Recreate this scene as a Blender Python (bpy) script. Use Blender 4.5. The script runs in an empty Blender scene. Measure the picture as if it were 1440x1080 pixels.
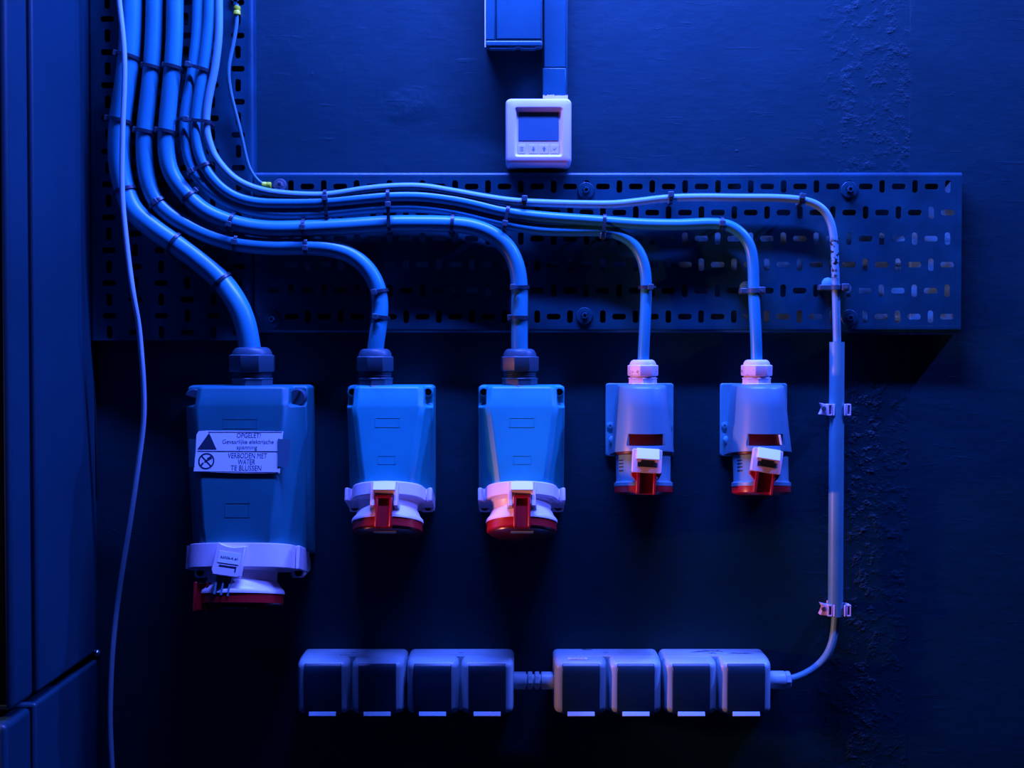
import bpy, bmesh, math, random
from math import sin, cos, tan, pi, radians, sqrt
from mathutils import Vector, Matrix
random.seed(7)
scene = bpy.context.scene
COL = scene.collection

# ------------------------------------------------------------------ camera calibration
D = 1.45; FPX = 1595.0; PITCH = 0.021; ZC = 1.36
CAM = Vector((0, -D, ZC))
FW = Vector((0, cos(PITCH), -sin(PITCH))); UP = Vector((0, sin(PITCH), cos(PITCH))); RT = Vector((1, 0, 0))
def ray(px, py): return FW + RT*((px-720)/FPX) + UP*(-(py-540)/FPX)
def P(px, py, d=0.0):
    r = ray(px, py); return CAM + r*((D-d)/r.y)
def PP(px, py, pt, n):
    r = ray(px, py); return CAM + r*((pt-CAM).dot(n)/r.dot(n))
S = 1/1100.0
def X(px, d=0.0): return P(px, 400, d).x
def Z(py, d=0.0): return P(720, py, d).z
def wallpt(px, py, d=0.0):
    p = P(px, py, d); return Vector((p.x, 0, p.z))

cd = bpy.data.cameras.new('camera'); cam = bpy.data.objects.new('camera', cd); COL.objects.link(cam)
cam.location = CAM; cam.rotation_euler = (pi/2-PITCH, 0, 0)
cd.sensor_width = 36; cd.lens = 36*FPX/1440; cd.clip_start = 0.02
scene.camera = cam

# ------------------------------------------------------------------ materials
def mat(name, col, rough=0.5, metal=0.0, bump=0.0, bscale=200, spec=0.5, coat=0.0, var=0.0, vscale=20, trans=0.0):
    m = bpy.data.materials.new(name); m.use_nodes = True
    nt = m.node_tree; b = nt.nodes['Principled BSDF']
    b.inputs['Base Color'].default_value = (*col, 1); b.inputs['Roughness'].default_value = rough
    b.inputs['Metallic'].default_value = metal; b.inputs['Specular IOR Level'].default_value = spec
    b.inputs['Coat Weight'].default_value = coat; b.inputs['Transmission Weight'].default_value = trans
    tc = nt.nodes.new('ShaderNodeTexCoord')
    if bump:
        n = nt.nodes.new('ShaderNodeTexNoise'); n.inputs['Scale'].default_value = bscale; n.inputs['Detail'].default_value = 4
        bp = nt.nodes.new('ShaderNodeBump'); bp.inputs['Strength'].default_value = bump; bp.inputs['Distance'].default_value = 0.001
        nt.links.new(tc.outputs['Object'], n.inputs['Vector']); nt.links.new(n.outputs['Fac'], bp.inputs['Height'])
        nt.links.new(bp.outputs['Normal'], b.inputs['Normal'])
    if var:
        n = nt.nodes.new('ShaderNodeTexNoise'); n.inputs['Scale'].default_value = vscale; n.inputs['Detail'].default_value = 5
        r = nt.nodes.new('ShaderNodeValToRGB')
        r.color_ramp.elements[0].position = 0.3; r.color_ramp.elements[1].position = 0.7
        r.color_ramp.elements[0].color = (*[c*(1-var) for c in col], 1); r.color_ramp.elements[1].color = (*[min(1, c*(1+var)) for c in col], 1)
        nt.links.new(tc.outputs['Object'], n.inputs['Vector']); nt.links.new(n.outputs['Fac'], r.inputs['Fac'])
        nt.links.new(r.outputs['Color'], b.inputs['Base Color'])
    return m
M = {}
M['tray'] = mat('painted_tray_metal', (0.002, 0.055, 0.080), 0.36, 0, 0.25, 90, var=0.25, vscale=25)
M['cable'] = mat('cable_sheath', (0.02, 0.28, 0.36), 0.36, 0, 0.06, 60, var=0.10, vscale=12)
M['thin'] = mat('thin_cable_sheath', (0.32, 0.52, 0.60), 0.45, 0, 0.1, 150)
M['white'] = mat('white_plastic', (0.88, 0.72, 0.82), 0.35, 0, 0.05, 150, var=0.05, vscale=25)
M['label'] = mat('paper_label', (0.95, 0.95, 0.95), 0.6)
M['grey'] = mat('grey_plastic', (0.012, 0.32, 0.34), 0.42, 0, 0.10, 130, var=0.08, vscale=18)
M['greybig'] = mat('dark_grey_plastic', (0.008, 0.16, 0.18), 0.45, 0, 0.12, 130, var=0.10, vscale=18)
M['greysmall'] = mat('mid_grey_plastic', (0.10, 0.25, 0.30), 0.38, 0, 0.08, 130)
M['greyplate'] = mat('light_grey_plate', (0.10, 0.42, 0.46), 0.5, 0, 0.2, 130)
M['outlet'] = mat('light_grey_outlet', (0.40, 0.60, 0.64), 0.38, 0, 0.06, 100, var=0.05, vscale=20)
M['black'] = mat('black_plastic', (0.012, 0.03, 0.045), 0.4, 0, 0.15, 200)
M['gland'] = mat('dark_gland_plastic', (0.03, 0.085, 0.11), 0.4, 0, 0.1, 200)
M['dark'] = mat('dark_hole', (0.001, 0.002, 0.004), 0.8)
M['red'] = mat('red_plastic', (0.42, 0.008, 0.012), 0.28, 0, 0.03, 100)
M['reddark'] = mat('dark_red_plastic_shade', (0.10, 0.005, 0.006), 0.3)  # also darkens the lids, whose unlit faces get their shade from this colour
M['smoke'] = mat('smoked_flap', (0.006, 0.035, 0.055), 0.35, 0, 0.05, 60)
M['screen'] = mat('screen_glass', (0.05, 0.16, 0.22), 0.25)
M['ink'] = mat('printed_ink', (0.01, 0.03, 0.06), 0.6)
M['print'] = mat('pale_print', (0.16, 0.22, 0.30), 0.6)
M['cab'] = mat('cabinet_paint', (0.002, 0.04, 0.06), 0.45, 0, 0.12, 60, var=0.12, vscale=6)
M['cabfront'] = mat('unlit_door_black', (0.001, 0.002, 0.003), 0.95, spec=0.0)  # near-black colour stands for the unlit door front and the gap
M['boxp'] = mat('painted_box', (0.002, 0.09, 0.12), 0.4, 0, 0.15, 90, var=0.12, vscale=20)
M['zinc'] = mat('zinc_metal', (0.45, 0.5, 0.55), 0.35, 0.9)
M['yellow'] = mat('yellow_crimp', (0.85, 0.80, 0.02), 0.4, 0, 0.1, 200)
M['wire'] = mat('earth_wire', (0.05, 0.20, 0.20), 0.4)
M['wirebk'] = mat('black_cable', (0.004, 0.008, 0.012), 0.5)
M['conduit'] = mat('conduit_plastic', (0.10, 0.33, 0.36), 0.40, 0, 0.1, 90, var=0.12, vscale=15)
M['floor'] = mat('floor_concrete', (0.03, 0.04, 0.05), 0.7, 0, 0.4, 30, var=0.2)
M['tape'] = mat('tape', (0.05, 0.14, 0.18), 0.3, 0, 0.2, 100)

def mth(nt, op, a, b=None, c=None):
    n = nt.nodes.new('ShaderNodeMath'); n.operation = op
    for i, v in enumerate((a, b, c)):
        if v is None: continue
        if isinstance(v, (int, float)): n.inputs[i].default_value = v
        else: nt.links.new(v, n.inputs[i])
    return n.outputs[0]
def smooth(nt, v, a, b):   # 0..1 between a and b
    n = nt.nodes.new('ShaderNodeMapRange'); n.interpolation_type = 'SMOOTHSTEP'
    nt.links.new(v, n.inputs['Value']); n.inputs['From Min'].default_value = a; n.inputs['From Max'].default_value = b
    return n.outputs['Result']
def noise(nt, vec, scale, detail=4, rough=0.5):
    n = nt.nodes.new('ShaderNodeTexNoise'); n.inputs['Scale'].default_value = scale; n.inputs['Detail'].default_value = detail
    n.inputs['Roughness'].default_value = rough; nt.links.new(vec, n.inputs['Vector']); return n.outputs['Fac']

def wall_material():
    m = bpy.data.materials.new('painted_wall'); m.use_nodes = True; nt = m.node_tree; L = nt.links
    b = nt.nodes['Principled BSDF']
    tc = nt.nodes.new('ShaderNodeTexCoord'); g = tc.outputs['Object']
    sp = nt.nodes.new('ShaderNodeSeparateXYZ'); L.new(g, sp.inputs[0]); gx = sp.outputs['X']; gz = sp.outputs['Z']
    # bare, never painted wall behind the tray; dark colour at its left imitates shade
    tx0, tx1, tz0, tz1 = X(560), X(1420), Z(474), Z(244)
    nz = noise(nt, g, 45, 5, 0.6)
    wob = mth(nt, 'MULTIPLY', mth(nt, 'SUBTRACT', nz, 0.5), 0.05)
    xm = mth(nt, 'MULTIPLY', smooth(nt, mth(nt, 'ADD', gx, wob), X(930), X(1010)), smooth(nt, mth(nt, 'ADD', gx, wob), X(1346), X(1343)))
    zm = mth(nt, 'MULTIPLY', smooth(nt, gz, Z(462), Z(459)), smooth(nt, gz, Z(246), Z(249)))
    bare = mth(nt, 'MULTIPLY', xm, zm)
    r1 = nt.nodes.new('ShaderNodeValToRGB')
    r1.color_ramp.elements[0].position = 0.42; r1.color_ramp.elements[1].position = 0.58
    r1.color_ramp.elements[0].color = (0.62, 0.42, 0.14, 1); r1.color_ramp.elements[1].color = (0.35, 0.85, 0.85, 1)
    L.new(noise(nt, g, 30, 3), r1.inputs['Fac'])
    r0 = nt.nodes.new('ShaderNodeValToRGB')
    r0.color_ramp.elements[0].position = 0.3; r0.color_ramp.elements[1].position = 0.7
    r0.color_ramp.elements[0].color = (0.0002, 0.033, 0.041, 1); r0.color_ramp.elements[1].color = (0.0003, 0.039, 0.050, 1)
    L.new(noise(nt, g, 9, 4), r0.inputs['Fac'])
    mx = nt.nodes.new('ShaderNodeMix'); mx.data_type = 'RGBA'
    L.new(bare, mx.inputs[0]); L.new(r0.outputs['Color'], mx.inputs[6]); L.new(r1.outputs['Color'], mx.inputs[7])
    L.new(mx.outputs[2], b.inputs['Base Color'])
    b.inputs['Roughness'].default_value = 0.55; b.inputs['Specular IOR Level'].default_value = 0.2
    # relief: brush grain stretched along x, soft waves, rough plaster band, seam, scattered blobs
    mp = nt.nodes.new('ShaderNodeMapping'); mp.inputs['Scale'].default_value = (35, 1, 160); L.new(g, mp.inputs[0])
    grain = mth(nt, 'MULTIPLY', noise(nt, mp.outputs[0], 1.0, 4), 0.00030)
    wave = mth(nt, 'MULTIPLY', noise(nt, g, 10, 3), 0.0030)
    band = mth(nt, 'MULTIPLY', smooth(nt, gx, X(1130), X(1190)), smooth(nt, gx, X(1282), X(1276)))
    band = mth(nt, 'MAXIMUM', band, 0.12)
    lump = mth(nt, 'MULTIPLY', smooth(nt, noise(nt, g, 55, 5, 0.6), 0.45, 0.85), 0.0022)
    lumps = mth(nt, 'MULTIPLY', lump, band)
    lowb = mth(nt, 'MULTIPLY', mth(nt, 'MULTIPLY', smooth(nt, gx, X(1188), X(1205)), smooth(nt, gx, X(1246), X(1225))), smooth(nt, gz, Z(500), Z(560)))
    lowl = mth(nt, 'MULTIPLY', mth(nt, 'MULTIPLY', smooth(nt, noise(nt, g, 70, 4, 0.6), 0.5, 0.7), 0.0035), lowb)
    seam = mth(nt, 'MULTIPLY', smooth(nt, mth(nt, 'ABSOLUTE', mth(nt, 'SUBTRACT', gx, X(1279))), 0.0025, 0.0), 0.0008)
    seam = mth(nt, 'MULTIPLY', seam, mth(nt, 'MULTIPLY', smooth(nt, noise(nt, g, 14, 2), 0.35, 0.6), 1.0))
    # dented patch left of the thermostat
    cx, cz = X(580), Z(148)
    dx = mth(nt, 'DIVIDE', mth(nt, 'SUBTRACT', gx, cx), 0.038); dz = mth(nt, 'DIVIDE', mth(nt, 'SUBTRACT', gz, cz), 0.022)
    dd = mth(nt, 'ADD', mth(nt, 'MULTIPLY', dx, dx), mth(nt, 'MULTIPLY', dz, dz))
    dent = mth(nt, 'MULTIPLY', mth(nt, 'MULTIPLY', smooth(nt, mth(nt, 'ADD', dd, mth(nt, 'MULTIPLY', noise(nt, g, 25, 3), 1.6)), 2.4, 0.4), noise(nt, g, 45, 4)), 0.003)
    vo = nt.nodes.new('ShaderNodeTexVoronoi'); vo.inputs['Scale'].default_value = 14; L.new(g, vo.inputs['Vector'])
    blob = mth(nt, 'MULTIPLY', smooth(nt, vo.outputs['Distance'], 0.035, 0.0), 0.0008)
    mp2 = nt.nodes.new('ShaderNodeMapping'); mp2.inputs['Scale'].default_value = (9, 1, 55); L.new(g, mp2.inputs[0])
    streak = mth(nt, 'MULTIPLY', smooth(nt, noise(nt, mp2.outputs[0], 1.3, 5, 0.65), 0.60, 0.70), 0.00022)
    h = grain
    for q in (wave, lumps, lowl, seam, dent, blob, streak): h = mth(nt, 'ADD', h, q)
    bp = nt.nodes.new('ShaderNodeBump'); bp.inputs['Strength'].default_value = 0.75; bp.inputs['Distance'].default_value = 1.0
    L.new(h, bp.inputs['Height']); L.new(bp.outputs['Normal'], b.inputs['Normal'])
    return m
M['wall'] = wall_material()

def scuffed(name, base, spots, z0, z1, thr=0.52, scale=180):
    """a plastic with flecks of black paint between two heights"""
    m = mat(name, base, 0.42, 0, 0.08, 80); nt = m.node_tree; L = nt.links; b = nt.nodes['Principled BSDF']
    g = nt.nodes.new('ShaderNodeNewGeometry').outputs['Position']
    sp = nt.nodes.new('ShaderNodeSeparateXYZ'); L.new(g, sp.inputs[0])
    zm = mth(nt, 'MULTIPLY', smooth(nt, sp.outputs['Z'], z0, z0+0.01), smooth(nt, sp.outputs['Z'], z1, z1-0.01))
    n = mth(nt, 'MULTIPLY', smooth(nt, noise(nt, g, scale, 4, 0.6), thr, thr+0.02), zm)
    mx = nt.nodes.new('ShaderNodeMix'); mx.data_type = 'RGBA'; L.new(n, mx.inputs[0])
    mx.inputs[6].default_value = (*base, 1); mx.inputs[7].default_value = (*spots, 1)
    L.new(mx.outputs[2], b.inputs['Base Color'])
    return m
M['cable6'] = scuffed('scuffed_cable_sheath', (0.14, 0.40, 0.44), (0.003, 0.006, 0.01), Z(400), Z(335), 0.53)
M['tubew'] = scuffed('scuffed_white_plastic', (0.85, 0.70, 0.80), (0.003, 0.01, 0.02), Z(530), Z(512), 0.60, 120)

# ------------------------------------------------------------------ mesh builder
class MB:
    def __init__(s): s.v = []; s.f = []
    def add(s, vs, fs):
        o = len(s.v); s.v += [Vector(v) for v in vs]; s.f += [[i+o for i in f] for f in fs]; return s
    def box(s, x0, x1, y0, y1, z0, z1, T=None):
        vs = [Vector((x, y, z)) for x in (x0, x1) for y in (y0, y1) for z in (z0, z1)]
        if T: vs = [T(*v) for v in vs]
        return s.add(vs, [(0,1,3,2),(4,6,7,5),(0,4,5,1),(2,3,7,6),(0,2,6,4),(1,5,7,3)])
    def prism(s, pts, a, b, T):
        """2-D outline pts extruded from level a to b; T(u,v,w)->point"""
        n = len(pts)
        vs = [T(u, v, a) for u, v in pts] + [T(u, v, b) for u, v in pts]
        return s.add(vs, [list(range(n))[::-1], list(range(n, 2*n))] + [(i, (i+1) % n, n+(i+1) % n, n+i) for i in range(n)])
    def rings(s, rs, cap0=True, cap1=True):
        n = len(rs[0]); vs = [p for r in rs for p in r]; fs = []
        for k in range(len(rs)-1):
            for i in range(n):
                j = (i+1) % n; fs.append((k*n+i, k*n+j, (k+1)*n+j, (k+1)*n+i))
        if cap0: fs.append(list(range(n))[::-1])
        if cap1: fs.append([(len(rs)-1)*n+i for i in range(n)])
        return s.add(vs, fs)
    def lathe(s, prof, o, ax, n=32, cap0=True, cap1=True, rot=0.0):
        """prof: (radius, distance along ax)"""
        ax = Vector(ax).normalized(); t = Vector((1,0,0)) if abs(ax.x) < 0.9 else Vector((0,1,0))
        u = ax.cross(t).normalized(); w = ax.cross(u)
        o = Vector(o)
        rs = [[o+ax*h+(u*cos(2*pi*i/n+rot)+w*sin(2*pi*i/n+rot))*r for i in range(n)] for r, h in prof]
        return s.rings(rs, cap0, cap1)
    def tube(s, path, r, n=20, cap=True):
        ps = [Vector(p) for p in path]; m = len(ps); rs = []
        t0 = (ps[1]-ps[0]).normalized(); u = t0.cross(Vector((0,1,0)))
        if u.length < .1: u = t0.cross(Vector((1,0,0)))
        u.normalize()
        for i in range(m):
            t = (ps[min(i+1, m-1)]-ps[max(i-1, 0)]).normalized()
            u = (u-t*u.dot(t)).normalized(); w = t.cross(u)
            rr = r(i/(m-1)) if callable(r) else r
            rs.append([ps[i]+(u*cos(2*pi*k/n)+w*sin(2*pi*k/n))*rr for k in range(n)])
        return s.rings(rs, cap, cap)
    def obj(s, name, m, parent=None, bevel=0.0, seg=2, angle=35, loc=None, smoothit=True):
        me = bpy.data.meshes.new(name)
        vs = s.v if loc is None else [v-Vector(loc) for v in s.v]
        me.from_pydata([tuple(v) for v in vs], [], s.f); me.validate()
        bm = bmesh.new(); bm.from_mesh(me); bmesh.ops.recalc_face_normals(bm, faces=bm.faces); bm.to_mesh(me); bm.free()
        if smoothit:
            me.shade_smooth(); me.set_sharp_from_angle(angle=radians(angle))
        me.materials.append(M[m] if isinstance(m, str) else m)
        o = bpy.data.objects.new(name, me); COL.objects.link(o)
        if loc is not None: o.location = loc
        if parent: o.parent = parent
        if bevel:
            b = o.modifiers.new('bevel', 'BEVEL'); b.width = bevel; b.segments = seg; b.limit_method = 'ANGLE'; b.angle_limit = radians(30)
            b.harden_normals = False
        return o
def tag(o, label, cat, group=None):
    o['label'] = label; o['category'] = cat
    if group: o['group'] = group
    return o
def thing(name, loc, label, cat, group=None):
    o = bpy.data.objects.new(name, None); o.empty_display_size = 0.02; COL.objects.link(o); o.location = loc
    return tag(o, label, cat, group)
def rrect(w, h, r, y, cx=0, cz=0, n=5):
    r = min(r, w*.999, h*.999); out = []
    for (sx, sz, a0) in ((1,1,0),(-1,1,pi/2),(-1,-1,pi),(1,-1,3*pi/2)):
        for k in range(n+1):
            a = a0+pi/2*k/n; out.append(Vector((cx+sx*(w-r)+r*cos(a), y, cz+sz*(h-r)+r*sin(a))))
    return out
def catmull(pts, step=0.004):
    ps = [Vector(p) for p in pts]; ps = [ps[0]*2-ps[1]]+ps+[ps[-1]*2-ps[-2]]; out = []
    for i in range(1, len(ps)-2):
        p0, p1, p2, p3 = ps[i-1:i+3]; d = (p2-p1).length; n = max(2, int(d/step))
        # centripetal
        t0 = 0; t1 = t0+max((p1-p0).length, 1e-6)**.5; t2 = t1+max(d, 1e-6)**.5; t3 = t2+max((p3-p2).length, 1e-6)**.5
        for k in range(n):
            t = t1+(t2-t1)*k/n
            a1 = p0*((t1-t)/(t1-t0))+p1*((t-t0)/(t1-t0)); a2 = p1*((t2-t)/(t2-t1))+p2*((t-t1)/(t2-t1)); a3 = p2*((t3-t)/(t3-t2))+p3*((t-t2)/(t3-t2))
            b1 = a1*((t2-t)/(t2-t0))+a2*((t-t0)/(t2-t0)); b2 = a2*((t3-t)/(t3-t1))+a3*((t-t1)/(t3-t1))
            out.append(b1*((t2-t)/(t2-t1))+b2*((t-t1)/(t2-t1)))
    out.append(ps[-2])
    for _ in range(3):      # relax
        q = out[:]
        for i in range(1, len(out)-1): q[i] = out[i]*.5+(out[i-1]+out[i+1])*.25
        out = q
    return out
def text_verts(body, size=1.0, bold=0.0):
    cu = bpy.data.curves.new('t', 'FONT'); cu.body = body; cu.size = size; cu.offset = bold; cu.resolution_u = 3
    o = bpy.data.objects.new('t', cu); COL.objects.link(o)
    dg = bpy.context.evaluated_depsgraph_get(); me = bpy.data.meshes.new_from_object(o.evaluated_get(dg))
    vs = [v.co.copy() for v in me.vertices]; fs = [list(p.vertices) for p in me.polygons]
    bpy.data.objects.remove(o); bpy.data.curves.remove(cu); bpy.data.meshes.remove(me)
    return vs, fs
def put_text(mb, body, x0, x1, y0, y1, T, bold=0.0, lift=0.0):
    """fit text into the rectangle x0..x1, y0..y1 (cap height) of the plane T(u,v,w)"""
    vs, fs = text_verts(body, 1.0, bold)
    a = min(v.x for v in vs); b = max(v.x for v in vs)
    ref, _ = text_verts('H', 1.0, bold); c = min(v.y for v in ref); d = max(v.y for v in ref)
    mb.add([T(x0+(v.x-a)/(b-a)*(x1-x0), y0+(v.y-c)/(d-c)*(y1-y0), lift) for v in vs], fs)
def cut(o, mb):
    c = mb.obj('cutter', 'dark'); c.parent = o.parent
    b = o.modifiers.new('cut', 'BOOLEAN'); b.object = c; b.operation = 'DIFFERENCE'; b.solver = 'EXACT'
    bpy.context.view_layer.update(); dg = bpy.context.evaluated_depsgraph_get()
    me = bpy.data.meshes.new_from_object(o.evaluated_get(dg)); o.modifiers.clear(); o.data = me
    me.set_sharp_from_angle(angle=radians(35))
    bpy.data.objects.remove(c)
def flat(mb, pts, T, w=0.0):
    mb.add([T(u, v, w) for u, v in pts], [list(range(len(pts)))])

# ------------------------------------------------------------------ setting
def struct(o): o['kind'] = 'structure'; return o
w = MB().box(-1.6, 1.9, 0.0, 0.12, 0.0, 2.9).obj('wall_back', 'wall', smoothit=False); struct(w)
f = MB().box(-1.6, 1.9, -2.6, 0.12, -0.05, 0.0).obj('floor', 'floor', smoothit=False); struct(f)

# ------------------------------------------------------------------ cabinets at the left
XC = X(134.5, 0)
def cabinet(z0, z1, dg0, dg1, dfront, label, extra=0.0):
    t = thing('cabinet', (XC, 0, z0), label, 'cabinet')
    def L(mb): mb.v = [v-Vector((XC, 0, z0)) for v in mb.v]; return mb
    L(MB().box(XC-0.45, XC, -dg0, -0.0005, z0, z1)).obj('body', 'cab', t, bevel=0.004, seg=3)
    L(MB().box(XC-0.44, XC-0.012, -dg1, -dg0, z0+.006, z1-.006)).obj('seal', 'cabfront', t)
    L(MB().box(XC-0.45, XC, -dfront, -dg1, z0, z1)).obj('door', 'cab', t, bevel=0.006, seg=3)
    L(MB().box(XC-0.442, XC-0.008, -dfront-0.0012, -dfront, z0+.008, z1-.008)).obj('door_panel', 'cabfront', t)  # thin sheet carrying the painted darkness of the unlit front
    return t
zg = Z(915, 0)
cabinet(zg, 2.5, 0.186, 0.197, 0.252, 'tall dark blue cabinet along the left edge, upper of the two', )
cabinet(0.0, zg-0.010, 0.192, 0.203, 0.268, 'lower dark cabinet under the tall one, at the bottom left corner')
mb = MB().lathe([(0.004, 0), (0.004, .003), (0.0025, .005)], P(137, 918, 0), (0, -1, 0), 16)
tag(mb.obj('screw', 'zinc', loc=P(137, 918, 0)), 'tiny bright screw head in the wall at the corner of the cabinets', 'screw')

# ------------------------------------------------------------------ cable trays
TD = 0.018; TT = 0.0015
def slot(cx, cz, L, H, n=5):
    """stadium-ish rounded slot outline, 4*(n+1)... points starting right, ccw; returns (x,z)"""
    r = min(L, H)*0.85; pts = []
    for (sx, sz, a0) in ((1,1,0),(-1,1,pi/2),(-1,-1,pi),(1,-1,3*pi/2)):
        for k in range(n):
            a = a0+pi/2*k/(n-1); pts.append((cx+sx*(L-r)+r*cos(a), cz+sz*(H-r)+r*sin(a)))
    return pts
def cellrect(cx, cz, w, h, n=5, up=None, dn=None, rt=None):
    pts = []; up = up or h; dn = dn or h; rt = rt or w
    for (sx, sz, a0) in ((1,1,0),(-1,1,pi/2),(-1,-1,pi),(1,-1,3*pi/2)):
        for k in range(n):
            a = a0+pi/2*k/(n-1); c, s_ = cos(a), sin(a); m = max(abs(c), abs(s_)); 
            # corner-centred fan: map to the two edges meeting at the corner
            t = k/(n-1)
            if sx*sz > 0: px, pz = (1, t*2) if t <= .5 else (2-2*t, 1)
            else: px, pz = (t*2, 1) if t <= .5 else (1, 2-2*t)
            pts.append((cx+sx*(rt if sx > 0 else w)*px, cz+sz*(up if sz > 0 else dn)*pz))
    return pts
def perforated(mb, cx, cz, hw, hh, L, H, y, up=None, dn=None, rt=None):
    a = slot(cx, cz, L, H); b = cellrect(cx, cz, hw, hh, 5, up, dn, rt); n = len(a); y2 = y+TT
    vs = [Vector((x, y, z)) for x, z in a]+[Vector((x, y, z)) for x, z in b]+[Vector((x, y2, z)) for x, z in a]+[Vector((x, y2, z)) for x, z in b]
    fs = []
    for i in range(n):
        j = (i+1) % n
        fs += [(i, n+i, n+j, j), (2*n+i, 2*n+j, 3*n+j, 3*n+i), (i, j, 2*n+j, 2*n+i)]
    mb.add(vs, fs)
def sheet(mb, x0, x1, z0, z1, y): mb.add([(x0,y,z0),(x1,y,z0),(x1,y,z1),(x0,y,z1)], [(0,1,2,3)])
def finish_sheet(mb, name, label):
    me = bpy.data.meshes.new(name); me.from_pydata([tuple(v) for v in mb.v], [], mb.f)
    bm = bmesh.new(); bm.from_mesh(me); bmesh.ops.remove_doubles(bm, verts=bm.verts, dist=0.0001)
    bmesh.ops.dissolve_degenerate(bm, edges=bm.edges, dist=1e-5); bm.to_mesh(me); bm.free()
    me.shade_smooth(); me.set_sharp_from_angle(angle=radians(30)); me.materials.append(M['tray'])
    o = bpy.data.objects.new(name, me); COL.objects.link(o)
    return tag(o, label, 'cable tray')
yF = -(TD+TT)
sx = S*(1-TD/D)
cw = 23.0*sx; ch = 36.4*sx
HL, HS = 9.6*sx, 4.0*sx
VL = 8.8*sx
# horizontal tray
mb = MB(); xr = X(1331.4, TD); zt = Z(262.5, TD); ncol = 42
for j in range(6):
    for i in range(ncol):
        v = (i+j) % 2 == 0
        perforated(mb, xr-i*cw, zt-j*ch, cw/2, ch/2, HS if v else HL, VL if v else HS, yF, 12.5*sx if j == 0 else None, 13*sx if j == 5 else None)
xa = xr-(ncol-.5)*cw; xb = xr+cw/2; za = zt+12.5*sx; zb = zt-5*ch-13*sx
xe = X(1351, TD); ztop = Z(242, TD); zbot = Z(468, TD); R = 0.0050
mb.box(xb+.00015, xe, yF, yF+TT, zb, za)
def bend(side):
    """closed profile (depth, offset) of a rounded flange; offset grows towards the edge, starting at 0"""
    out = [(yF, .00015), (yF, side-R)]+[(yF+R-R*cos(a), side-R+R*sin(a)) for a in [pi/2*k/6 for k in range(1, 7)]]+[(-.0006, side)]
    r2 = R-TT
    inn = [(-.0006, side-TT)]+[(yF+R-r2*cos(a), side-R+r2*sin(a)) for a in [pi/2*k/6 for k in range(6, -1, -1)]]+[(yF+TT, .00015)]
    return out+inn
xl0 = X(358.5, TD); mb.box(xl0, xa-.00015, yF, yF+TT, zb, za)
mb.prism(bend(ztop-za), xl0, xe, lambda u, v, w_: Vector((w_, u, za+v)))
mb.prism(bend(zb-zbot), xl0, xe, lambda u, v, w_: Vector((w_, u, zb-v)))
finish_sheet(mb, 'cable_tray', 'long horizontal perforated metal tray painted blue, across the middle of the wall')
# vertical tray
mb = MB(); yv = yF; xv = X(336.5, TD); zv = Z(97, TD)
for i in range(6):
    for j in range(-8, 17):
        hz = (i+j) % 2 == 0
        perforated(mb, xv-i*ch, zv-j*cw, ch/2, cw/2, VL+0.0005 if hz else HS, HS if hz else VL, yv, None, None, 12.5*sx if i == 0 else None)
vx0 = xv-5.5*ch; vx1 = xv+12.5*sx; vz1 = zv+8.5*cw; vz0 = zv-16.5*cw
vxe = xl0-0.0004
mb.prism(bend(vxe-vx1), vz0, vz1, lambda u, v, w_: Vector((vx1+v, u, w_)))
mb.prism(bend(.008), vz0, vz1, lambda u, v, w_: Vector((vx0-v, u, w_)))
finish_sheet(mb, 'cable_tray', 'vertical perforated metal tray behind the bundle of cables at the left')

# ------------------------------------------------------------------ bolts on the tray
def bolt(px, py, d, label, r=0.0105, m='tray', group='bolts with washers holding the tray'):
    o = P(px, py, d); t = thing('bolt', o, label, 'bolt', group)
    MB().lathe([(r, 0), (r, .0012), (r*.93, .0022), (r*.5, .0026), (r*.45, .002)], (0, 0, 0), (0, -1, 0), 32).obj('washer', m, t)
    mm = MB(); mm.lathe([(.0045, 0.002), (.0045, .0065), (.0038, .0075), (.0022, .0075), (.0022, .004)], (0, 0, 0), (0, -1, 0), 6, rot=.3)
    mm.obj('nut', m if m != 'zinc' else 'zinc', t)
    return t
for px, py, lb in ((824, 268, 'blue painted bolt and washer on the top row of the tray, right of the thermostat'),
                   (1194, 267, 'blue painted bolt and washer at the top right of the tray'),
                   (822, 444, 'blue painted bolt and washer on the bottom row of the tray, near its middle'),
                   (1194, 447, 'blue painted bolt and washer at the bottom right of the tray, beside the conduit cable'),
                   (383, 449, 'shaded bolt and washer at the bottom of the tray, above the biggest red socket')):
    bolt(px, py, -yF, lb)

# ------------------------------------------------------------------ cables
def cable(name, pts, r, m, label, cat='cable', group=None):
    ps = catmull([P(*p) for p in pts]); o = MB().tube(ps, r, 20).obj(name, m, angle=60, loc=ps[0])
    tag(o, label, cat, group); return ps
g = -yF
CW = {1: 13.3e-3, 2: 10.3e-3, 3: 10.4e-3, 4: 7.1e-3, 5: 7.1e-3, 6: 4.9e-3}
def dep(i, extra=0.007): return g+extra+CW[i]
d1, d2, d3, d4, d5, d6 = dep(1, .004), dep(2), dep(3, .009), dep(4, .009), dep(5, .012), dep(6, .016)
C = {}
C[1] = cable('power_cable', [(185,-90,d1),(185,-40,d1),(184.5,0,d1),(183.5,40,d1),(181,80,d1),(176,120,d1),(169.5,165,d1),(167,200,d1),(168.5,235,d1),(176,268,d1),(189,297,d1+.003),(217,322,d1+.003),(246,342,d1+.002),(281,368,d1),(312,396,d1),(332,424,.046),(344,452,.049),(351,487,.050),(353,500,.050)],
   CW[1], 'cable', 'thickest blue-lit cable, leftmost, running down to the largest red socket')
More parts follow.
